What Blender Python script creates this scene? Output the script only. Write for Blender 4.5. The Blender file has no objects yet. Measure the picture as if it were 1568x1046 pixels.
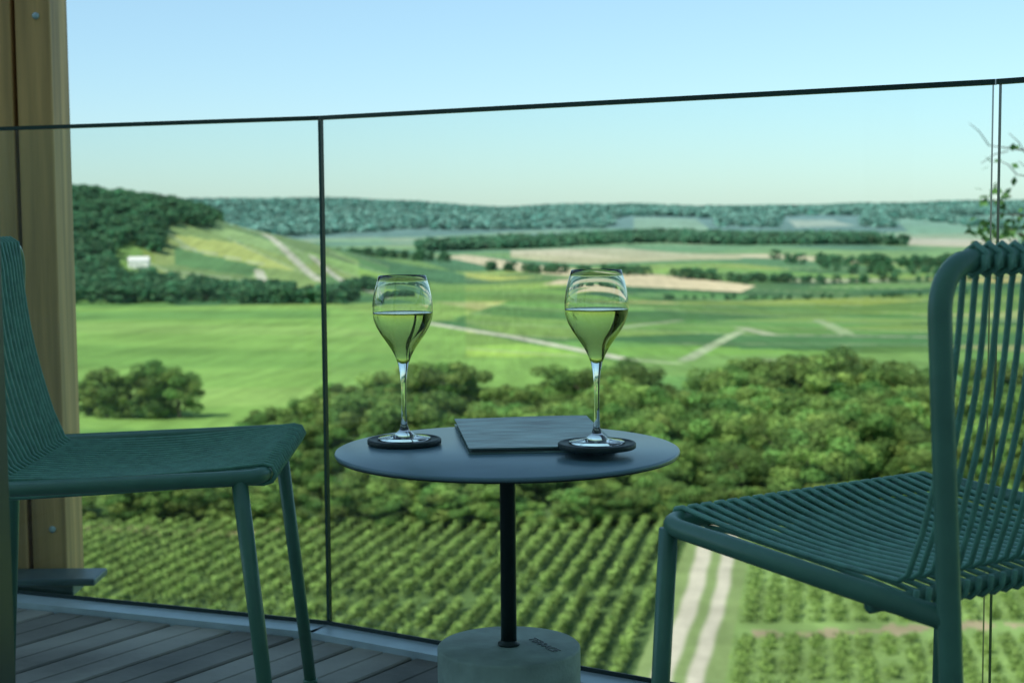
import bpy, math, random
import numpy as np
from mathutils import Vector, Matrix
random.seed(3); rng=np.random.default_rng(3)
S=bpy.context.scene
COL=S.collection

# ------------------------------------------------------------ helpers
def link(o,parent=None):
    COL.objects.link(o)
    if parent is not None: o.parent=parent
    return o
def empty(name,loc=(0,0,0),rz=0):
    e=bpy.data.objects.new(name,None); e.empty_display_size=.1
    e.location=loc; e.rotation_euler=(0,0,rz); return link(e)
def mk(name,verts,faces,mat=None,parent=None,smooth=False,doc=True):
    me=bpy.data.meshes.new(name); me.from_pydata([tuple(v) for v in verts],[],faces); me.update()
    if mat: me.materials.append(mat)
    if smooth: me.polygons.foreach_set('use_smooth',[True]*len(me.polygons))
    o=bpy.data.objects.new(name,me)
    return link(o,parent) if doc else o
def npmesh(name,V,Q,col=None,mats=None,midx=None,smooth=False):
    me=bpy.data.meshes.new(name); n=len(V); k=Q.shape[1]
    me.vertices.add(n); me.vertices.foreach_set('co',V.astype(np.float32).ravel())
    me.loops.add(Q.size); me.loops.foreach_set('vertex_index',Q.astype(np.int32).ravel())
    me.polygons.add(len(Q)); me.polygons.foreach_set('loop_start',np.arange(0,Q.size,k,dtype=np.int32))
    me.polygons.foreach_set('loop_total',np.full(len(Q),k,dtype=np.int32))
    if smooth: me.polygons.foreach_set('use_smooth',np.ones(len(Q),dtype=bool))
    for m in mats or []: me.materials.append(m)
    if midx is not None: me.polygons.foreach_set('material_index',midx.astype(np.int32))
    me.update(calc_edges=True)
    if col is not None:
        a=me.color_attributes.new('Col','FLOAT_COLOR','POINT')
        c=np.ones((n,4),dtype=np.float32); c[:,:3]=col
        a.data.foreach_set('color',c.ravel())
    return me
def nodes(name):
    m=bpy.data.materials.new(name); m.use_nodes=True; nt=m.node_tree
    return m,nt,nt.nodes,nt.links,nt.nodes['Principled BSDF']
def mat(name,c,rough=.5,metal=0,var=.15,scale=8,bump=0,bscale=60,stretch=(1,1,1),spec=.5,coat=0):
    m,nt,N,L,P=nodes(name)
    P.inputs['Roughness'].default_value=rough; P.inputs['Metallic'].default_value=metal
    P.inputs['Specular IOR Level'].default_value=spec; P.inputs['Coat Weight'].default_value=coat
    tc=N.new('ShaderNodeTexCoord'); mp=N.new('ShaderNodeMapping'); mp.inputs['Scale'].default_value=stretch
    L.new(tc.outputs['Object'],mp.inputs[0])
    n=N.new('ShaderNodeTexNoise'); n.inputs['Scale'].default_value=scale; n.inputs['Detail'].default_value=6
    L.new(mp.outputs[0],n.inputs['Vector'])
    r=N.new('ShaderNodeValToRGB'); r.color_ramp.elements[0].position=.3; r.color_ramp.elements[1].position=.7
    r.color_ramp.elements[0].color=tuple(x*(1-var) for x in c)+(1,)
    r.color_ramp.elements[1].color=tuple(min(1,x*(1+var)) for x in c)+(1,)
    L.new(n.outputs['Fac'],r.inputs[0]); L.new(r.outputs[0],P.inputs['Base Color'])
    if bump:
        n2=N.new('ShaderNodeTexNoise'); n2.inputs['Scale'].default_value=bscale; n2.inputs['Detail'].default_value=4
        L.new(mp.outputs[0],n2.inputs['Vector'])
        b=N.new('ShaderNodeBump'); b.inputs['Strength'].default_value=bump; b.inputs['Distance'].default_value=.002
        L.new(n2.outputs['Fac'],b.inputs['Height']); L.new(b.outputs[0],P.inputs['Normal'])
    return m
def box(name,x0,x1,y0,y1,z0,z1,m,parent=None,bev=.0):
    v=[(x0,y0,z0),(x1,y0,z0),(x1,y1,z0),(x0,y1,z0),(x0,y0,z1),(x1,y0,z1),(x1,y1,z1),(x0,y1,z1)]
    f=[(0,3,2,1),(4,5,6,7),(0,1,5,4),(1,2,6,5),(2,3,7,6),(3,0,4,7)]
    o=mk(name,v,f,m,parent)
    if bev:
        b=o.modifiers.new('b','BEVEL'); b.width=bev; b.segments=2
    return o
def lathe(name,prof,m,parent=None,seg=64,closed=False):
    V=[];F=[];n=len(prof)
    for (r,z) in prof:
        for k in range(seg):
            a=2*math.pi*k/seg; V.append((r*math.cos(a),r*math.sin(a),z))
    rr=range(n) if closed else range(n-1)
    for i in rr:
        j=(i+1)%n
        for k in range(seg):
            k2=(k+1)%seg; F.append((i*seg+k,i*seg+k2,j*seg+k2,j*seg+k))
    o=mk(name,V,F,m,parent,smooth=True)
    w=o.modifiers.new('w','WELD'); w.merge_threshold=1e-6
    return o
def fillet(pts,rad,seg=7):
    pts=[Vector(p) for p in pts]; out=[pts[0]]
    for i in range(1,len(pts)-1):
        a,b,c=pts[i-1],pts[i],pts[i+1]; u=(a-b).normalized(); v=(c-b).normalized()
        r=rad if not isinstance(rad,(list,tuple)) else rad[i-1]
        if r<=0: out.append(b); continue
        p0=b+u*r; p2=b+v*r
        for s in range(seg+1):
            t=s/seg; out.append(p0*(1-t)**2+b*2*t*(1-t)+p2*t*t)
    out.append(pts[-1]); return out
def sweep(V,F,pts,r,seg=10,cap=True):
    pts=[Vector(p) for p in pts]; n=len(pts)
    T=[]
    for i in range(n):
        t=(pts[min(i+1,n-1)]-pts[max(i-1,0)]); T.append(t.normalized())
    up=Vector((0,0,1)) if abs(T[0].z)<.9 else Vector((0,1,0))
    N=(up-T[0]*up.dot(T[0])).normalized(); base=len(V)
    for i in range(n):
        N=(N-T[i]*N.dot(T[i])).normalized(); B=T[i].cross(N)
        rr=r[i] if isinstance(r,(list,tuple)) else r
        for k in range(seg):
            a=2*math.pi*k/seg; V.append(pts[i]+(N*math.cos(a)+B*math.sin(a))*rr)
    for i in range(n-1):
        for k in range(seg):
            k2=(k+1)%seg
            F.append((base+i*seg+k,base+i*seg+k2,base+(i+1)*seg+k2,base+(i+1)*seg+k))
    if cap:
        F.append(tuple(base+k for k in range(seg))[::-1]); F.append(tuple(base+(n-1)*seg+k for k in range(seg)))
def smoothstep(a,b,x):
    t=np.clip((x-a)/(b-a),0,1); return t*t*(3-2*t)

# ------------------------------------------------------------ camera
cd=bpy.data.cameras.new('camera'); cam=bpy.data.objects.new('camera',cd); link(cam)
cam.matrix_world=Matrix.Translation((0,0,.81))@Matrix.Rotation(math.radians(90-4.7),4,'X')@Matrix.Rotation(-.0077,4,'Z')
cd.sensor_width=36; cd.lens=53.8; cd.clip_start=.05; cd.clip_end=60000
cd.dof.use_dof=True; cd.dof.focus_distance=2.18; cd.dof.aperture_fstop=7.6
S.camera=cam
S.view_settings.view_transform='Standard'; S.view_settings.look='None'; S.view_settings.exposure=0

# ------------------------------------------------------------ world + sun
W=bpy.data.worlds.new('World'); S.world=W; W.use_nodes=True
nt=W.node_tree; bg=nt.nodes['Background']; sky=nt.nodes.new('ShaderNodeTexSky'); sky.sky_type='NISHITA'
sx,sy=-.76,-.65; el=math.radians(50)
sky.sun_disc=False; sky.sun_elevation=el; sky.sun_rotation=math.atan2(sx,sy)%(2*math.pi)
sky.air_density=1.0; sky.dust_density=.15; sky.ozone_density=1.6
tcw=nt.nodes.new('ShaderNodeTexCoord'); sep=nt.nodes.new('ShaderNodeSeparateXYZ'); rw=nt.nodes.new('ShaderNodeValToRGB')
nt.links.new(tcw.outputs['Generated'],sep.inputs[0]); nt.links.new(sep.outputs[2],rw.inputs[0])
E=rw.color_ramp.elements; E[0].position=0; E[0].color=(.53,.72,.92,1); E[1].position=.45; E[1].color=(1.32,1.34,1.12,1)  # elevation tint; sky high above the view brightened as added fill
k_=E.new(.06); k_.color=(.68,.86,.98,1); k_=E.new(.16); k_.color=(.90,1.04,1.04,1)
mx=nt.nodes.new('ShaderNodeMix'); mx.data_type='RGBA'; mx.blend_type='MULTIPLY'; mx.inputs[0].default_value=1
nt.links.new(sky.outputs[0],mx.inputs[6]); nt.links.new(rw.outputs[0],mx.inputs[7]); nt.links.new(mx.outputs[2],bg.inputs[0]); bg.inputs[1].default_value=.15
sl=bpy.data.lights.new('sun','SUN'); sl.energy=5.0; sl.angle=math.radians(.5); sl.color=(1,.96,.86)
so=bpy.data.objects.new('sun',sl); link(so)
sd=Vector((sx*math.cos(el),sy*math.cos(el),math.sin(el)*math.hypot(sx,sy))).normalized()
so.rotation_euler=sd.to_track_quat('Z','Y').to_euler(); so.location=(-20,-20,40)

# ------------------------------------------------------------ materials
paint=mat('green_painted_metal',(.075,.205,.150),.34,0,.12,20,.15,400)
cordm=mat('green_cord',(.13,.33,.25),.42,0,.2,60,.5,500)
tablem=mat('slate_blue_coating',(.14,.24,.29),.28,0,.10,14,.10,900)
dark=mat('dark_metal',(.012,.03,.03),.4,0,.1,10)
teal=mat('coated_steel',(.10,.17,.19),.4,0,.1,10)
concrete=mat('concrete',(.34,.45,.41),.6,0,.2,26,.5,200)
coasterm=mat('slate_coaster',(.014,.030,.030),.5,0,.3,40,.5,200)
glassedge=mat('glass_edge',(.010,.038,.034),.25,0,.2,10)
alu=mat('aluminium_profile',(.50,.62,.68),.42,.3,.1,20)
deckm=[mat('deck_wood',(.30*k,.285*k,.25*k),.65,0,.45,3,.9,40,(1,1,1)) for k in (.7,.95,1.2)]
timber=mat('timber',(.62,.36,.15),.6,0,.40,2.6,.5,30,(10,10,.5))
plaster=mat('plaster',(.7,.7,.66),.8,0,.04,3,.1,80)
palewin=mat('pale_window',(.55,.56,.54),.5,0,.05,3)  # for unseen windows, toned pale to keep their pane reflections faint

def pane_mat():
    m,nt,N,L,P=nodes('pane_glass'); N.remove(P); out=N['Material Output']
    tr=N.new('ShaderNodeBsdfTransparent'); tr.inputs[0].default_value=(.955,.985,.97,1)
    gl=N.new('ShaderNodeBsdfGlossy'); gl.inputs['Roughness'].default_value=.01
    fr=N.new('ShaderNodeFresnel'); fr.inputs[0].default_value=1.33
    mxs=N.new('ShaderNodeMixShader'); L.new(fr.outputs[0],mxs.inputs[0]); L.new(tr.outputs[0],mxs.inputs[1]); L.new(gl.outputs[0],mxs.inputs[2])
    L.new(mxs.outputs[0],out.inputs[0]); return m
pane=pane_mat()
def glass_mat(name,c,ior,dens=None):
    m,nt,N,L,P=nodes(name)
    P.inputs['Base Color'].default_value=c+(1,); P.inputs['Roughness'].default_value=0
    P.inputs['IOR'].default_value=ior; P.inputs['Transmission Weight'].default_value=1
    return m
crystal=glass_mat('crystal',(.985,1,.985),1.5)
winem=glass_mat('white_wine',(.50,.55,.12),1.34)

# ------------------------------------------------------------ terrain
kn=np.array([[-20000,30],[-500,8],[-20,-2],[3,-4],[12,-9],[22,-14],[35,-20],[48,-24.5],[62,-26],[150,-27],[250,-30],[400,-38],[800,-52],[1500,-60],[2500,-58],[3500,-50],[4200,-38],[30000,-38]])
def Hraw(x,y):
    b=np.interp(y,kn[:,0],kn[:,1])
    rx=np.array([-6000,-2200,-1260,-787,-370,-65,325,877,1430,1980,3000,7000]); rh=np.array([50,50,66,64,46,20,32,17,22,34,42,60])
    x0=x*6500/np.maximum(np.abs(y),6500)
    r=np.interp(x0,rx,rh)
    b=b+(r-b)*smoothstep(3500,6400,y)
    cx=np.array([-3000,-1000,-600,-435,-375,-300,-285,-195,-135,-60]); ch=np.array([75,68,42,26,19,5,-4,-24,-43,-60])
    c=np.interp(x,cx,ch)
    g=np.exp(-((y-1500)/330.)**2)*(x<-60)
    b=b+np.maximum(c-b,0)*g
    w=smoothstep(150,1500,y)
    b=b+w*(3.0*np.sin(x/170+y/260)+2.0*np.sin(x/67-y/190+1))
    return b
def H(x,y):
    x=np.asarray(x,float); y=np.asarray(y,float)
    s=np.clip(np.abs(y)*.04,2,220); acc=0
    for k in (-1,-.5,0,.5,1): acc=acc+Hraw(x+k*s*.3,y+k*s)
    return acc/5
th=np.concatenate([np.linspace(-180,-60,30,endpoint=False),np.linspace(-60,-22,50,endpoint=False),np.linspace(-22,22,900,endpoint=False),np.linspace(22,60,50,endpoint=False),np.linspace(60,180,30)])
rad=np.concatenate([[2,5,9,14,20,28,38,50],np.exp(np.arange(math.log(60),math.log(9500),.0065)),[11000,14000,20000,30000]])
TH,RR=np.meshgrid(np.radians(th),rad)
X=RR*np.sin(TH); Y=RR*np.cos(TH); Z=H(X,Y)
colr=np.zeros(X.shape+(3,)); colr[:]=(.13,.255,.07)
def hashf(a,b): 
    v=np.sin(a*127.1+b*311.7)*43758.5453; return v-np.floor(v)
ang=.35; U=X*math.cos(ang)+Y*math.sin(ang); Vv=-X*math.sin(ang)+Y*math.cos(ang)
a1=np.floor(U/160+.3*np.sin(Vv/400)); b1=np.floor(Vv/230); h1=hashf(a1,b1)
pal=np.array([(.12,.235,.06),(.21,.32,.08),(.07,.165,.06),(.16,.27,.065),(.30,.33,.13),(.09,.195,.07)])
zone=(Y>420)&(Y<3800)
colr[zone]=pal[(h1[zone]*5.99).astype(int)]
def inpoly(poly):
    px=[p[0]*p[1] for p in poly]; py=[p[1] for p in poly]; ins=np.zeros(X.shape,bool); n=len(poly)
    for i in range(n):
        x1,y1,x2,y2=px[i],py[i],px[(i+1)%n],py[(i+1)%n]
        if y1==y2: continue
        c=((Y>=y1)!=(Y>=y2))&(X<(x2-x1)*(Y-y1)/(y2-y1)+x1); ins^=c
    return ins
def paint_poly(poly,c): colr[inpoly(poly)]=c
def line(t0,d0,t1,d1,w,c):
    x0,y0,x1,y1=t0*d0,d0,t1*d1,d1; L2=(x1-x0)**2+(y1-y0)**2
    k=np.clip(((X-x0)*(x1-x0)+(Y-y0)*(y1-y0))/L2,0,1)
    m=np.hypot(X-(x0+k*(x1-x0)),Y-(y0+k*(y1-y0)))<w; colr[m]=c
paint_poly([(-.6,215),(.05,215),(.07,400),(-.05,700),(-.12,900),(-.6,900)],(.20,.34,.08))
paint_poly([(-.6,250),(-.15,250),(-.12,300),(-.6,310)],(.24,.37,.095))
paint_poly([(-.6,420),(-.08,380),(-.06,450),(-.3,520),(-.6,560)],(.165,.30,.07))
paint_poly([(-.3,600),(-.08,560),(-.1,640),(-.3,720)],(.22,.345,.09))
paint_poly([(-.6,760),(-.12,740),(-.12,850),(-.6,870)],(.14,.27,.07))
paint_poly([(-.04,760),(.03,480),(.32,480),(.36,700),(.15,980),(.0,1000)],(.10,.215,.065))
pa=.62; U2=X*math.cos(pa)+Y*math.sin(pa); V2=-X*math.sin(pa)+Y*math.cos(pa)
a2=np.floor(U2/66); b2=np.floor(V2/115+.5*hashf(a2,a2*0)); h2=hashf(a2+9,b2); h3=hashf(a2*3+1,b2*5+2)
fu=U2/66-np.floor(U2/66)
pz=(Y>430)&(Y<1700)&(X>-.03*Y)
tint=np.stack([.58+1.15*h2*(.75+.6*h3),.64+.76*h2,.75+.4*h2],-1)
colr[pz]=colr[pz]*tint[pz]
ed=pz&(fu<.055)&(h2>.35); colr[ed]=(.31,.37,.18)
paint_poly([(-.23,1130),(-.10,1100),(-.10,1500),(-.20,1600),(-.24,1450)],(.18,.29,.10))
pz2=(Y>1080)&(Y<1600)&(X<-.08*Y)&(X>-.24*Y)
colr[pz2]=colr[pz2]*tint[pz2]
ed=pz2&(fu<.055); colr[ed]=(.30,.36,.19)
paint_poly([(.14,560),(.36,560),(.36,470),(.15,460)],(.075,.17,.06))
paint_poly([(.08,430),(.30,430),(.30,330),(.07,330)],(.17,.29,.08))
wheat=(.60,.48,.30); tan=(.50,.43,.30)
paint_poly([(-.053,2100),(-.03,2150),(.06,1620),(.16,1270),(.15,1170),(.02,1330),(.03,1430),(.05,1480),(-.02,1850)],wheat)
paint_poly([(0,2650),(.07,2700),(.15,2350),(.15,1950),(.05,1850),(.0,2050)],(.46,.40,.22))
paint_poly([(0,2650),(.03,2650),(.08,2150),(.0,2200)],(.58,.48,.30))
paint_poly([(.15,2350),(.24,1950),(.24,1850),(.15,2080)],wheat)
paint_poly([(.24,3300),(.33,3200),(.33,2450),(.26,2650)],(.58,.47,.31))
paint_poly([(.18,1330),(.25,1300),(.25,1365),(.185,1390)],(.38,.38,.23))
fo_=(Y>3650+250*np.sin(X/500+1)+150*np.sin(X/170)); colr[fo_]=(.055,.11,.05)
paint_poly([(.08,4700),(.12,4700),(.13,3900),(.08,3700)],(.26,.36,.13))
paint_poly([(.25,4700),(.36,4900),(.36,3600),(.26,3500)],(.17,.30,.10))
paint_poly([(.18,4600),(.21,4700),(.225,4100),(.185,4000)],(.46,.44,.27))
paint_poly([(-.13,4500),(-.07,4600),(-.06,4000),(-.12,3900)],(.10,.19,.08))
paint_poly([(-.20,1400),(-.13,1330),(-.13,1400),(-.19,1480)],(.25,.35,.13))
paint_poly([(-.22,1200),(-.17,1190),(-.165,1260),(-.22,1280)],(.10,.2,.07))
paint_poly([(-.13,1120),(-.10,1100),(-.10,1250),(-.12,1290)],(.12,.23,.08))
pathc=(.48,.46,.34)
line(-.16,1500,-.125,1230,5,pathc); line(-.13,1400,-.09,1150,4,pathc); line(-.16,1120,-.165,1230,4,pathc); line(-.22,1170,-.165,1160,3,(.3,.35,.2))
line(-.22,1290,-.16,1270,3,(.34,.38,.24))
line(-.057,700,.0,560,3.2,pathc); line(0,560,.075,415,2.6,pathc); line(.075,415,.11,390,2,(.35,.4,.22))
line(.113,405,.15,600,2.2,(.33,.38,.22)); line(.15,640,.17,560,3,(.36,.38,.24)); line(.17,560,.27,530,3,(.36,.36,.24)); line(.17,405,.20,400,2,tan)
line(.06,620,.11,760,3,(.3,.34,.2)); line(.13,720,.3,690,3,(.24,.32,.15)); line(.28,700,.36,690,3,(.36,.36,.24))
line(.10,500,.32,470,2,(.26,.33,.16)); line(.20,760,.22,560,3,(.27,.34,.17))
near=(Y<205)&(Y>55)
n1=.5+.5*np.sin(X*.9+1.3*np.sin(Y*.31))*np.sin(Y*.5+X*.23)
g=np.array([.085,.14,.045])[None]*(1+.25*(n1[near][:,None]-.5)); colr[near]=g
grass=(Y<140)&(Y>55)&(X-.194*(Y-122)>16.)
colr[grass]=np.array([.21,.31,.10])[None]*(1+.30*(n1[grass][:,None]-.5))
sm=grass&(np.abs(Y-98.5-1.0*np.sin(X*.25))<.7+.5*np.sin(X*1.3)+.3*np.sin(X*3.1))&(X>15.5); colr[sm]=(.34,.28,.17)
sm=(np.abs(Y-134-1.2*np.sin(X*.3))<1.4)&(X<-16)&(X>-42); colr[sm]=(.42,.34,.2)
xt=X-.194*(Y-122); trk=(Y>50)&(Y<136)
colr[trk&(xt>13.6)&(xt<19)]=(.22,.29,.11)
wob=.14*np.sin(Y*.16)+.05*np.sin(Y*.7+2)
d1=np.abs(xt-15.4+wob); d2=np.abs(xt-17.4+wob)
for d_,w_ in ((d1,.62),(d2,.50)):
    a_=(1-smoothstep(w_-.22,w_+.22,d_))*trk
    colr=colr*(1-a_[...,None])+np.array([.56,.50,.39])*a_[...,None]
painted_haze=smoothstep(500,5200,Y)[...,None]*.66  # aerial haze painted into the ground base colour, stronger with distance
colr=colr*(1-painted_haze)+np.array([.20,.33,.35])*painted_haze
nr,na=X.shape
V=np.stack([X,Y,Z],-1).reshape(-1,3); idx=np.arange(nr*na).reshape(nr,na)
Q=np.stack([idx[:-1,:-1],idx[:-1,1:],idx[1:,1:],idx[1:,:-1]],-1).reshape(-1,4)[:, ::-1]
m,nt,N,L,P=nodes('ground_cover'); at=N.new('ShaderNodeAttribute'); at.attribute_name='Col'
tc=N.new('ShaderNodeTexCoord')
no=N.new('ShaderNodeTexNoise'); no.inputs['Scale'].default_value=.35; no.inputs['Detail'].default_value=8; no.inputs['Roughness'].default_value=.65
no2=N.new('ShaderNodeTexNoise'); no2.inputs['Scale'].default_value=.02; no2.inputs['Detail'].default_value=5
mp=N.new('ShaderNodeMapping'); mp.inputs['Rotation'].default_value=(0,0,-.55); mp.inputs['Scale'].default_value=(.30,.012,.1)
no3=N.new('ShaderNodeTexNoise'); no3.inputs['Scale'].default_value=1; no3.inputs['Detail'].default_value=3
L.new(tc.outputs['Object'],mp.inputs[0]); L.new(mp.outputs[0],no3.inputs['Vector'])
L.new(tc.outputs['Object'],no.inputs['Vector']); L.new(tc.outputs['Object'],no2.inputs['Vector'])
ad=N.new('ShaderNodeMath'); ad.operation='ADD'; L.new(no.outputs[0],ad.inputs[0]); L.new(no2.outputs[0],ad.inputs[1])
ad2=N.new('ShaderNodeMath'); ad2.operation='ADD'; L.new(ad.outputs[0],ad2.inputs[0]); L.new(no3.outputs[0],ad2.inputs[1])
mr=N.new('ShaderNodeMapRange'); mr.inputs[1].default_value=1.05; mr.inputs[2].default_value=1.95; mr.inputs[3].default_value=.6; mr.inputs[4].default_value=1.4; L.new(ad2.outputs[0],mr.inputs[0])
vm=N.new('ShaderNodeVectorMath'); vm.operation='SCALE'; L.new(at.outputs['Color'],vm.inputs[0]); L.new(mr.outputs[0],vm.inputs['Scale'])
L.new(vm.outputs[0],P.inputs['Base Color']); P.inputs['Roughness'].default_value=1; P.inputs['Specular IOR Level'].default_value=.05
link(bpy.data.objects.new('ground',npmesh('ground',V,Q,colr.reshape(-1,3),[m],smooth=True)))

# ------------------------------------------------------------ foliage
def leaf_mat(name,tint,trans=.3):
    m,nt,N,L,P=nodes(name); out=N['Material Output']
    at=N.new('ShaderNodeAttribute'); at.attribute_name='Col'
    oi=N.new('ShaderNodeObjectInfo')
    mr=N.new('ShaderNodeMapRange'); mr.inputs[3].default_value=.72; mr.inputs[4].default_value=1.32; L.new(oi.outputs['Random'],mr.inputs[0])
    v=N.new('ShaderNodeVectorMath'); v.operation='SCALE'; L.new(at.outputs['Color'],v.inputs[0]); L.new(mr.outputs[0],v.inputs['Scale'])
    v2=N.new('ShaderNodeVectorMath'); v2.operation='MULTIPLY'; L.new(v.outputs[0],v2.inputs[0]); v2.inputs[1].default_value=tint
    P.inputs['Roughness'].default_value=.7; P.inputs['Specular IOR Level'].default_value=.2
    L.new(v2.outputs[0],P.inputs['Base Color'])
    t=N.new('ShaderNodeBsdfTranslucent'); L.new(v2.outputs[0],t.inputs[0])
    ms=N.new('ShaderNodeMixShader'); ms.inputs[0].default_value=trans
    L.new(P.outputs[0],ms.inputs[1]); L.new(t.outputs[0],ms.inputs[2]); L.new(ms.outputs[0],out.inputs[0]); return m
bark=mat('bark',(.09,.07,.05),.9,0,.3,6,.5,30)
def leafquads(c,n,s,r):
    k=len(c); a=r.normal(size=(k,3)); t1=np.cross(n,a); t1/=np.linalg.norm(t1,axis=1)[:,None]+1e-9; t2=np.cross(n,t1)
    s=s[:,None]; V=np.stack([c-t1*s,c-t2*s*.6,c+t1*s,c+t2*s*.6],1).reshape(-1,3)
    return V,np.arange(4*k).reshape(-1,4)
def tree_mesh(name,seed,lm,nl=3600,lobes=20,leaf=.024,low=.12,base=(.085,.16,.045),lr=1.0):
    r=np.random.default_rng(seed)
    C=[];R=[]
    for i in range(lobes):
        z=low+.10+(1-low-.24)*r.random()**.9; w=.36*math.sqrt(max(.12,1-((z-.45)/.56)**2)); a=r.random()*6.283; q=w*math.sqrt(r.random())
        C.append((q*math.cos(a),q*math.sin(a),z)); R.append((.08+.07*r.random())*lr)
    C.append((0,0,.86)); R.append(.11); C=np.array(C); R=np.array(R)
    li=r.integers(0,len(C),nl); d=r.normal(size=(nl,3)); d/=np.linalg.norm(d,axis=1)[:,None]
    rr=R[li]*(.55+.55*r.random(nl)**.5); c=C[li]+d*rr[:,None]*np.array([1.1,1.1,.85])
    n=d+.5*r.normal(size=(nl,3)); n/=np.linalg.norm(n,axis=1)[:,None]
    Vl,Ql=leafquads(c,n,leaf*(.6+.8*r.random(nl)),r)
    tone=(.6+.8*r.random(len(C)))[li]*(.7+.6*r.random(nl)); hue=r.random(len(C))[li]
    col=np.array(base)[None]*tone[:,None]; col[:,0]*=(.75+.5*hue); col=np.repeat(col,4,0)
    Vt=[];Ft=[]
    sweep(Vt,Ft,[(0,0,-.04),(.01,0,.15),(-.01,.01,.4),(0,0,.7)],[.022,.018,.013,.006],6,False)
    for i in range(0,len(C)-1,2):
        z0=max(.12,C[i][2]-.22); sweep(Vt,Ft,[(0,0,z0),tuple(C[i]*np.array([.5,.5,1])-np.array([0,0,.06])),tuple(C[i])],[.009,.006,.003],4,False)
    Vt=np.array([tuple(v) for v in Vt]); Ft=np.array(Ft)
    V=np.concatenate([Vl,Vt]); Q=np.concatenate([Ql,Ft+len(Vl)])
    col=np.concatenate([col,np.tile([.08,.06,.04],(len(Vt),1))]); mi=np.concatenate([np.zeros(len(Ql)),np.ones(len(Ft))])
    return npmesh(name,V,Q,col,[lm,bark],mi)
leaf_near=leaf_mat('leaves',(1,1,1)); leaf_mid=leaf_mat('leaves_mid',(1.45,1.65,2.2),.2); leaf_hazy=leaf_mat('leaves_hazy',(1.9,2.1,3.2),.2); leaf_far=leaf_mat('leaves_far',(3.3,3.8,6.6),.1)  # mid, hazy and far tints carry painted blue haze
def tree_collection(name,lm,n,nl,leaf,seed,**k):
    c=bpy.data.collections.new(name)
    for i in range(n):
        c.objects.link(bpy.data.objects.new('tree_variant',tree_mesh('tree_variant',seed+i,lm,nl,leaf=leaf,**k)))
    return c
cN=tree_collection('near_tree_kinds',leaf_near,7,6800,.0195,10,lobes=34,low=.0,base=(.165,.275,.065),lr=.88)
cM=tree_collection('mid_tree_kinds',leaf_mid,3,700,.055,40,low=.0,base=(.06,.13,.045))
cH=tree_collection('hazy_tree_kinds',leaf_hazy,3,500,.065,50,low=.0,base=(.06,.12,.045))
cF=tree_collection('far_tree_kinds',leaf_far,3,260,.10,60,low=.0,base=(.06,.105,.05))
def scatter(name,P,scl,coll):
    P=np.array(P); n=len(P)
    me=bpy.data.meshes.new(name); me.vertices.add(n); me.vertices.foreach_set('co',P.astype(np.float32).ravel())
    a=me.attributes.new('scl','FLOAT_VECTOR','POINT'); a.data.foreach_set('vector',np.array(scl,dtype=np.float32).ravel()); me.update()
    o=link(bpy.data.objects.new(name,me))
    g=bpy.data.node_groups.new(name+'_nodes','GeometryNodeTree')
    g.interface.new_socket('Geometry',in_out='INPUT',socket_type='NodeSocketGeometry'); g.interface.new_socket('Geometry',in_out='OUTPUT',socket_type='NodeSocketGeometry')
    N=g.nodes; L=g.links; gi=N.new('NodeGroupInput'); go=N.new('NodeGroupOutput')
    ci=N.new('GeometryNodeCollectionInfo'); ci.inputs['Collection'].default_value=coll; ci.inputs['Separate Children'].default_value=True; ci.inputs['Reset Children'].default_value=True
    ip=N.new('GeometryNodeInstanceOnPoints'); ip.inputs['Pick Instance'].default_value=True
    rv=N.new('FunctionNodeRandomValue'); rv.data_type='FLOAT_VECTOR'; rv.inputs[0].default_value=(0,0,0); rv.inputs[1].default_value=(.08,.08,6.28)
    na_=N.new('GeometryNodeInputNamedAttribute'); na_.data_type='FLOAT_VECTOR'; na_.inputs[0].default_value='scl'
    L.new(gi.outputs[0],ip.inputs['Points']); L.new(ci.outputs[0],ip.inputs['Instance']); L.new(rv.outputs[0],ip.inputs['Rotation'])
    L.new(na_.outputs[0],ip.inputs['Scale']); L.new(ip.outputs[0],go.inputs[0])
    md=o.modifiers.new('scatter','NODES'); md.node_group=g
    return o
def pts(n,fn,smin,smax,wide=1.0):
    P=[];Sc=[]
    while len(P)<n:
        r=fn()
        if r is None: continue
        x,y=r[:2]; k=r[2] if len(r)>2 else 1
        s=(smin+(smax-smin)*random.random())*k; P.append((x,y,float(H(x,y))-.3)); w=wide*(.85+.35*random.random()); Sc.append((s*w,s*w,s))
    return P,Sc
def belt():
    t=random.uniform(-.45,.5); d=random.uniform(134,222)
    front=np.interp(t,[-.45,-.25,-.1,0,.1,.3,.5],[146,142,138,138,139,138,137])
    if d<front: return None
    back=np.interp(t,[-.45,-.3,-.2,-.14,.3,.5],[150,162,175,222,222,222])
    if d>back: return None
    h=np.interp(t,[-.45,-.25,-.17,-.11,-.06,0,.07,.12,.2,.27,.5],[.42,.44,.50,.66,.90,.66,.93,.84,.88,.80,.8])
    h*=np.interp(d,[136,158,222],[.66,.90,1.0])
    return t*d,d,h
def shrubs():
    t=random.uniform(-.45,.5); d=float(np.interp(t,[-.45,-.25,-.1,0,.1,.3,.5],[144,140,135.5,135.5,136.5,135.5,134.5]))+random.gauss(0,.9)
    return t*d,d,1
PB,SB=pts(350,belt,8.0,12.8,1.25); PS,SS=pts(130,shrubs,2.4,4.6,1.5)
scatter('tree_belt',PB+PS,SB+SS,cN)
cx=[(-62,232,8.5),(-58.5,231,7.2),(-54,232,9.8),(-50.5,231,8.6),(-66,236,6.5),(-56,236,8.2)]
scatter('tree_copse',[(x,y,float(H(x,y))-.3) for x,y,s in cx],[(s*1.1,s*1.1,s) for x,y,s in cx],cN)
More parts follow.
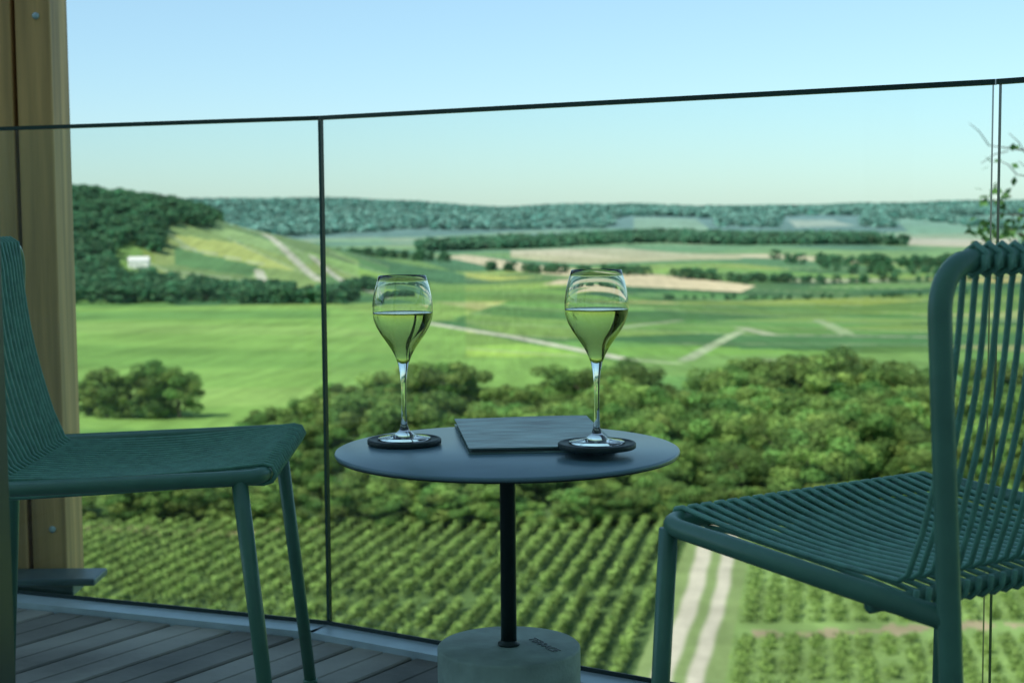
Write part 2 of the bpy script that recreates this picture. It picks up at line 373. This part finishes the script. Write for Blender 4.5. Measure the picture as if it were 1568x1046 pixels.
def hill():
    y=random.uniform(1060,1750); t=random.uniform(-.5,-.15)
    lim=np.interp(y,[1060,1350,1420,1750],[-.235,-.225,-.195,-.185])
    if -.259<t<-.229 and 1080<y<1235: return None
    return (t*y,y) if t<lim else None
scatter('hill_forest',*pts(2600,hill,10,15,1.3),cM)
def lowband():
    y=random.uniform(930,1070); t=random.uniform(-.5,-.10)
    if t>-.14 and y>980: return None
    return t*y,y
P1,S1=pts(520,lowband,9,13,1.3)
def hedges():
    k=random.random(); j=random.gauss
    if k<.16: u=random.random(); return ((-.02+.17*u)*(1750-450*u)+j(0,6),1750-450*u+j(0,8),.9)
    if k<.3: u=random.random(); return ((-.11+.05*u)*(1150+100*u),1150+150*u+j(0,25),.9)
    if k<.45: u=random.random(); return ((.13+.17*u)*1350,1350-100*u+j(0,14),.7)
    if k<.55: u=random.random(); return ((-.12+.08*u)*1900,1900+j(0,40),1.1)
    if k<.66: u=random.random(); return ((.22+.12*u)*1500,1500+j(0,50),.8)
    if k<.74: u=random.random(); return ((.1+.2*u)*1050,1060+j(0,8),.35)
    u=random.random(); return ((.17+.2*u)*1850,1800+j(0,90),1.1)
P2,S2=pts(420,hedges,8,13,1.3)
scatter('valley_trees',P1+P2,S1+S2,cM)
def midwood():
    t=random.uniform(-.06,.26); y=random.uniform(2600,3300)
    c=np.interp(t,[-.06,0,.1,.18,.26],[2650,2980,3100,2900,2500]); w=np.interp(t,[-.06,0,.1,.2,.26],[90,190,200,220,120])
    return (t*y,y) if abs(y-c)<w else None
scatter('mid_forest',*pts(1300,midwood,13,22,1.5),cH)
def ridge():
    y=random.uniform(3650,6900); t=random.uniform(-.42,.45)
    if .07<t<.135 and y<4800: return None
    if .175<t<.23 and 3900<y<5000: return None
    if t>.25 and y<4800 and math.sin(t*60+y/200)<.6: return None
    if y<3800+250*math.sin(t*y/500+1): return None
    return t*y,y
P4,S4=pts(11000,ridge,12,20,2.2)
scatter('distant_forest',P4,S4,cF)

# ------------------------------------------------------------ vineyard rows
NL=270000
r=rng
rowi=r.integers(-52,8,NL); along=r.uniform(66,135,NL)
x=12.6+rowi*1.62+.194*(along-122); y=along
ph=hashf(rowi*1.0,np.floor(along/1.1)); keep=(x<.194*(y-122)+13.6)&(np.abs(x)<.62*y)&(ph>.05)
keep&=~((np.abs(y-108-.15*(x))<.9))
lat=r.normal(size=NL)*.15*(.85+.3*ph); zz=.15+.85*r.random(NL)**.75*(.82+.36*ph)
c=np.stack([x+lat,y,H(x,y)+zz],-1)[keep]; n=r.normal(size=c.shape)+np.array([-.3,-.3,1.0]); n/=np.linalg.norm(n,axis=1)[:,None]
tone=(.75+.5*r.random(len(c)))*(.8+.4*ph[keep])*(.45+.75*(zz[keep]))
N2=130000; ri=r.integers(0,34,N2); al=r.uniform(68,134,N2); x2=19.9+ri*1.5+.194*(al-122); ph2=hashf(ri*3.0,np.floor(al/1.3))
k2=(ph2>.12)&(np.abs(al-98.5)>1.8)&(x2<.6*al)
h_=np.where(al<98,.38,.65)
c2=np.stack([x2+r.normal(size=N2)*.26,al,H(x2,al)+.05+h_*r.random(N2)],-1)[k2]; n2=r.normal(size=c2.shape)+np.array([0,0,1.6]); n2/=np.linalg.norm(n2,axis=1)[:,None]
t2=(.8+.5*r.random(len(c2)))*(.85+.35*ph2[k2])
c=np.concatenate([c,c2]); n=np.concatenate([n,n2]); tone=np.concatenate([tone,t2])
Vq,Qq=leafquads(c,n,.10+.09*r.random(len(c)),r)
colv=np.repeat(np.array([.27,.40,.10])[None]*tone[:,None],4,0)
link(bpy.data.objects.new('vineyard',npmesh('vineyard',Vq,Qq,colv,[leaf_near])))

# ------------------------------------------------------------ far house
hw=mat('house_white',(.85,.83,.78),.8,0,.05,1); hr=mat('house_roof',(.70,.68,.64),.8,0,.2,1)
def house(x,y,w,d,h,rz):
    z=float(H(x,y)); e=empty('white_house',(x,y,z),rz)
    box('walls',-w/2,w/2,-d/2,d/2,-3,h,hw,e)
    mk('roof',[(-w/2-.4,-d/2-.4,h),(w/2+.4,-d/2-.4,h),(w/2+.4,d/2+.4,h),(-w/2-.4,d/2+.4,h),(-w/2-.4,0,h+d*.3),(w/2+.4,0,h+d*.3)],[(0,1,5,4),(2,3,4,5),(1,2,5),(3,0,4),(0,3,2,1)],hr,e)
    for k in range(3):
        box('window_%d'%k,-w/2+w*(k+.7)/4-.5,-w/2+w*(k+.7)/4+.5,-d/2-.06,-d/2+.02,1.2,2.6,dark,e)
house(-.243*1165,1165,15,10,5.5,.1)

# ------------------------------------------------------------ branch tree at right
def right_tree():
    e=empty('tree',(4.35,10.2,float(H(4.35,10.2)))); base=e.location.z
    V=[];F=[]; top=2.3-base
    sweep(V,F,[(0,0,-.3),(.1,0,top*.4),(.05,.1,top*.75),(.2,.05,top*1.1)],[.11,.09,.06,.02],8)
    tips=[]
    rr=random.Random(5)
    for (z0,tx,tz,lf) in ((.9,-1.16,1.25,0),(.7,-1.05,1.05,0),(1.0,-.85,1.40,0),(.5,-1.05,.80,1),(.3,-.90,.66,1),(.2,-.6,.45,1),(1.4,-.4,2.0,1),(1.0,.8,1.7,1),(1.2,.6,2.3,1),(.5,.9,1.1,1)):
        p0=Vector((.05,.1,z0-base)); p3=Vector((tx,rr.uniform(-.3,.3),tz-base)); p1=p0.lerp(p3,.35)+Vector((0,0,-.04)); p2=p0.lerp(p3,.7)+Vector((0,.05,.06))
        sweep(V,F,[p0,p1,p2,p3],[.018,.012,.008,.003],6)
        for k in range(7):
            q=p0.lerp(p3,.35+.65*k/6); q2=q+Vector((rr.uniform(-.2,.05),rr.uniform(-.12,.12),rr.uniform(-.12,.18))); sweep(V,F,[q,q.lerp(q2,.5)+Vector((0,0,.02)),q2],[.004,.0035,.002],5)
            if lf: tips.append((q2,1)) 
            elif rr.random()<.1: tips.append((q2,.2))
    mk('branches',V,F,bark,e,True)
    g=np.random.default_rng(8); C=[]
    for q,w in tips:
        for k in range(int(26*w)): C.append(np.array(q)+g.normal(size=3)*.055)
    C=np.array(C); n=g.normal(size=C.shape); n/=np.linalg.norm(n,axis=1)[:,None]
    Vl,Ql=leafquads(C,n,.026+.018*g.random(len(C)),g)
    col=np.repeat(np.array([.12,.28,.07])[None]*(.7+.6*g.random(len(C)))[:,None],4,0)
    o=bpy.data.objects.new('leaves',npmesh('leaves',Vl,Ql,col,[leaf_near])); link(o,e)
right_tree()

# ------------------------------------------------------------ terrace
RP=[(-2.2,3.67),(-.366,2.955),(.709,2.256),(1.75,1.25),(2.6,.1)]
def rail_y(x):
    return float(np.interp(x,[p[0] for p in RP],[p[1] for p in RP]))
deck=empty('terrace_deck')
e_=Vector((.839,-.545)); f_=Vector((.545,.839)); bw=.138; gap=.010
for k in range(-26,24):
    s0=k*bw; ends=[]
    for s in (s0,s0+bw-gap):
        lo,hi=-6.0,8.0
        for _ in range(40):
            mdl=(lo+hi)/2; p=e_*s+f_*mdl
            inside=(p.y<rail_y(p.x)-.070) and p.x<2.6
            if inside: lo=mdl
            else: hi=mdl
        ends.append(lo)
    if min(ends)<-3: continue
    prof=[]; w_=bw-gap; ng=2
    for j in range(ng):
        a=j*w_/ng; b=(j+1)*w_/ng; prof+=[(a+.003,0),(b-.003,0)]
        if j<ng-1: prof+=[(b-.001,-.003),(b+.001,-.003)]
    prof=[(0,-.028),(0,-.003)]+prof+[(w_,-.003),(w_,-.028)]
    st=[]; 
    for fr_ in (0,1):
        for (a,z) in prof:
            s=s0+a; tau=-3.2 if fr_==0 else ends[0]+(ends[1]-ends[0])*a/w_
            p=e_*s+f_*tau; st.append((p.x,p.y,z))
    n_=len(prof); F=[(i,i+1,n_+i+1,n_+i) for i in range(n_-1)]+[(n_-1,0,n_,2*n_-1),tuple(range(n_,2*n_))]
    F=[tuple(reversed(f)) for f in F]
    mk('board_%d'%(k+27),st,F,deckm[(k*7)%3],deck)
poly=[(p[0],p[1]-.0) for p in RP]+[(2.6,-3.2),(-3.6,-3.2),(-3.6,3.67)]
nV=len(poly); V=[(a,b,-.05) for a,b in poly]+[(a,b,-.35) for a,b in poly]
mk('slab',V,[tuple(range(nV))[::-1],tuple(range(nV,2*nV))]+[(i,(i+1)%nV,(i+1)%nV+nV,i+nV) for i in range(nV)],dark,deck)

bal=empty('glass_balustrade'); RZ=1.002
def slabline(name,p,q,off0,off1,z0,z1,m,ext0=0,ext1=0,m2=None):
    a=Vector(p);b=Vector(q);u=(b-a).normalized();n=Vector((-u.y,u.x))
    a=a+u*ext0; b=b-u*ext1
    c=[a+n*off0,b+n*off0,b+n*off1,a+n*off1]
    V=[(k.x,k.y,z0) for k in c]+[(k.x,k.y,z1) for k in c]
    o=mk(name,V,[(0,3,2,1),(4,5,6,7),(0,1,5,4),(1,2,6,5),(2,3,7,6),(3,0,4,7)],m,bal)
    if m2:
        o.data.materials.append(m2)
        for i in (0,1,3,5): o.data.polygons[i].material_index=1
    return o
for i in range(len(RP)-1):
    p,q=RP[i],RP[i+1]
    x0_=.0028 if i==1 else .005; x1_=.0028 if i==0 else .005
    slabline('glass_panel_%d'%i,p,q,0,.009,-.10,RZ-.006,pane,x0_,x1_,glassedge)
    slabline('edge_dark_strip_%d'%i,p,q,-.001,.010,RZ-.007,RZ+.001,glassedge,.001,.001)  # dark strip added to stand in for refraction along the glass edge
    slabline('base_profile_%d'%i,p,q,-.062,-.004,-.03,.012,alu,.0,.0)
    slabline('gasket_%d'%i,p,q,-.0035,-.0005,-.05,.020,dark,.0,.0)
    slabline('fascia_%d'%i,p,q,.016,.05,-.30,-.004,dark,.0,.0)
sealm=mat('silicone_seal',(.07,.15,.14),.4,0,.1,10)
box('joint_seal',RP[1][0]-.0026,RP[1][0]+.0026,RP[1][1]+.002,RP[1][1]+.008,-.05,RZ-.008,sealm,bal)

post=empty('timber_post')
def tb(x0,x1,y0,y1,z0,z1,nm,bev=.004): return box(nm,x0,x1,y0,y1,z0,z1,timber,post,bev)
tb(-1.30,-1.086,3.37,3.52,-.30,3.4,'plank_1'); tb(-1.077,-1.0,3.375,3.51,-.0,3.4,'plank_2'); tb(-1.12,-1.05,3.43,3.50,-.3,3.4,'core')
box('shoe',-1.30,-.985,3.365,3.50,-.03,-.002,teal,post,.003)
box('arm',-1.12,-.905,3.25,3.358,.020,.036,teal,post,.004)
for xx in (-1.18,-1.03):
    for zz_ in (.12,1.25):
        o=lathe('bolt',[(0,0),(.008,0),(.007,.004),(0,.005)],alu,post,12); o.rotation_euler=(math.pi/2,0,0); o.location=(xx,3.3745 if xx>-1.08 else 3.3695,zz_)

wall=empty('unseen_house_wall')
box('rear_shade_wall',-20,9,-2.1,-1.6,-4,12.0,plaster,wall)  # unseen wall, made tall to shade the terrace, pale to bounce fill
for k in range(6):
    for lv in range(3):
        a=-13+k*3.4; z0=.1+lv*3.6
        box('window_%d_%d'%(k,lv),a,a+1.9,-1.598,-1.58,z0,z0+2.2,palewin,wall)
        for (xa,xb,za,zb) in ((a-.06,a,z0,z0+2.28),(a+1.9,a+1.96,z0,z0+2.28),(a,a+1.9,z0+2.2,z0+2.28),(a+.92,a+.98,z0,z0+2.2)):
            box('window_bar',xa,xb,-1.597,-1.565,za,zb,alu,wall)
box('jamb',-.62,-.4985,1.44,1.50,-.0,2.3,dark,empty('screen_post'),.004)

# ------------------------------------------------------------ table
TZ=.473; TX,TY=-.008,2.205
tab=empty('side_table',(TX,TY,0))
lathe('top',[(0,TZ-.007),(.246,TZ-.007),(.249,TZ-.006),(.25,TZ-.0035),(.249,TZ-.001),(.247,TZ),(0,TZ)],tablem,tab,128)
lathe('top_underside',[(0,TZ-.0085),(.2475,TZ-.0085),(.2475,TZ-.0072),(0,TZ-.0072)],dark,tab,96)
lathe('column',[(.0,.10),(.0115,.10),(.0115,TZ-.012),(.035,TZ-.011),(.036,TZ-.009),(0,TZ-.009)],dark,tab,32)
lathe('base',[(0,0),(.103,0),(.105,.002),(.105,.177),(.1045,.180),(.1025,.182),(0,.182)],concrete,tab,96)
lathe('collar',[(0,.1822),(.016,.1822),(.016,.186),(.0118,.188),(.0118,.19)],dark,tab,32)
fc=bpy.data.curves.new('lettering','FONT'); fc.body='TERRACE'; fc.size=.019; fc.extrude=.0003; fc.align_x='CENTER'
fo=bpy.data.objects.new('lettering',fc); link(fo,tab); fo.location=(.046,-.005,.1826); fo.rotation_euler=(0,0,math.radians(-62)); fc.materials.append(dark)

# menu booklet
bk=empty('menu_booklet',(-.062,2.147,TZ),math.radians(6))
leather=mat('leather_cover',(.17,.26,.255),.34,0,.7,13,.9,30,(1,2.5,1))
pages=mat('paper_pages',(.10,.13,.13),.8,0,.1,60)
def cover(nm,z0,th,m,ins=0,warp=.0015):
    nx,ny=14,18; w,d=.215,.305; V=[];F=[]
    for l in (0,1):
        for j in range(ny+1):
            for i in range(nx+1):
                a=i/nx;b=j/ny
                V.append((ins+a*(w-2*ins),ins+b*(d-2*ins),z0+l*th+warp*(b*b*2.0+math.sin(a*5+1)*math.sin(b*4)*.6+.6)*(1 if z0>.003 else 0)))
    o=(nx+1)*(ny+1)
    for j in range(ny):
        for i in range(nx):
            a=j*(nx+1)+i; F.append((a,a+nx+1,a+nx+2,a+1)); F.append((o+a,o+a+1,o+a+nx+2,o+a+nx+1))
    for i in range(nx): F.append((i,i+1,o+i+1,o+i)); a=ny*(nx+1)+i; F.append((a+1,a,o+a,o+a+1))
    for j in range(ny): a=j*(nx+1); F.append((a+nx+1,a,o+a,o+a+nx+1)); a+=nx; F.append((a,a+nx+1,o+a+nx+1,o+a))
    return mk(nm,V,F,m,bk,True)
cover('back_cover',.0004,.0022,leather); cover('pages',.0027,.0032,pages,.004,0); 
c_=cover('front_cover',.0062,.0020,leather)
for nm in bk.children:
    es=nm.modifiers.new('e','EDGE_SPLIT')

# coasters + glasses
outer=[(.0,0),(.0385,0),(.0392,.0008),(.0385,.0018),(.025,.0035),(.014,.007),(.0075,.013),(.0050,.022),(.0040,.034),(.0036,.050),(.0037,.068),(.0043,.086),(.0055,.100),(.0080,.112),(.0118,.1225),(.0175,.1335),(.0250,.1445),(.0330,.156),(.0395,.1675),(.0436,.179),(.0448,.190),(.0444,.201),(.0428,.213),(.0400,.225),(.0373,.234),(.0352,.2415)]
inner=[(.0345,.2420),(.0338,.2412),(.0362,.2335),(.0390,.2246),(.0418,.2128),(.0434,.201),(.0438,.190),(.0426,.1794),(.0385,.1683),(.0320,.1571),(.0239,.1458),(.0164,.1351),(.0104,.1246),(.0060,.1165),(.0025,.1135),(0,.1128)]
wine=[(0,.1124),(.0027,.1131),(.0064,.1163),(.0109,.1243),(.0169,.1348),(.0244,.1455),(.0325,.1568),(.0390,.1680),(.0430,.1790),(.0440,.1860),(.0441,.1875),(.0432,.1872),(.042,.1868),(.02,.1867),(0,.1867)]
def glass(x,y,z):
    e=empty('wine_glass',(x,y,z+.0002))
    lathe('bowl_and_stem',outer+inner,crystal,e,96)
    lathe('wine',wine,winem,e,96)
def coaster(x,y,z):
    e=empty('coaster',(x,y,z))
    lathe('disc',[(0,0),(.0535,0),(.0548,.0012),(.0548,.0068),(.0535,.008),(.0500,.008),(.0492,.0072),(0,.0072)],coasterm,e,72)
coaster(-.161,2.254,TZ+.0006); glass(-.161,2.254,TZ+.0080)
coaster(.118,2.128,TZ+.0115); glass(.118,2.128,TZ+.0188)

# ------------------------------------------------------------ chairs
def chair(x,y,ang,D,lx,splay,sf=.452):
    e=empty('garden_chair',(x,y,0),ang); V=[];F=[]; w=.24; r=.0112; sr=.430
    path=[(-.045,w,0.004),(-.02,w,sr),(0,w,.765),(0,-w,.765),(-.02,-w,sr),(-.045,-w,0.004)]
    p=fillet(path,[.0,.055,.055,.0],9); sweep(V,F,p,r,14)
    seat=[(-.02,w,sr),(D,w,sf),(D,-w,sf),(-.02,-w,sr)]
    sweep(V,F,fillet(seat,[.045,.045],8),r,14)
    for s in (1,-1):
        sweep(V,F,[(lx,s*(w-.002),sf-.005),(lx+splay*.5,s*(w+.004),.23),(lx+splay,s*(w+.010),.004)],[r*1.02,r,r*.92],14)
        sweep(V,F,[(lx+splay,s*(w+.010),.006),(lx+splay,s*(w+.010),0)],.0125,14)
        sweep(V,F,[(-.045,s*w,.006),(-.045,s*w,0)],.0125,14)
    sweep(V,F,[(.080,w,.423),(.080,-w,.423)],.008,10)
    mk('frame',V,F,paint,e,True)
    V=[];F=[]; n=21; cr=.0033
    for i in range(n):
        a=i/(n-1)*2-1; yb=a*.188; yf=a*.206; bow=.012
        P=[(-.014,yb,.757),(-.012,yb,.772),(0,yb,.780),(.012,yb,.772)]
        zs=.439
        for k in range(1,9):
            t=k/9; P.append((.012+.058*t-bow*math.sin(math.pi*t)+.004*math.sin(a*3),yb,.772-(.772-zs-.017)*t))
        P+= [(.078,yb,zs+.008),(.090,yb,zs)]
        zf=sf+.014
        for k in range(1,9):
            t=k/9; P.append((.090+(D-.09)*t,yb+(yf-yb)*t,zs+(zf-zs)*t-.016*math.sin(math.pi*t)*(1-a*a*.6)))
        P+= [(D-.002,yf,zf),(D+.010,yf,zf-.003),(D+.0155,yf,sf),(D+.010,yf,sf-.011),(D-.002,yf,sf-.0145),(D-.04,yf,sf-.013),(D*.5,yf*.95,sf-.026),(.095,yb,.412),(.078,yb,.411),(.068,yb,.420),(.066,yb,.434)]
        sweep(V,F,P,cr,7)
        sweep(V,F,[(-.014,yb+.0045,.770),(-.0135,yb+.0045,.757),(.0,yb+.004,.7505),(.013,yb+.002,.758)],cr*.9,6)
    mk('cords',V,F,cordm,e,True)
    return e
chair(-.823,2.352,math.radians(2),.462,.43,.045,.446)
chair(.596,1.552,math.atan2(.835,-.55),.41,.395,.02)
print('done')
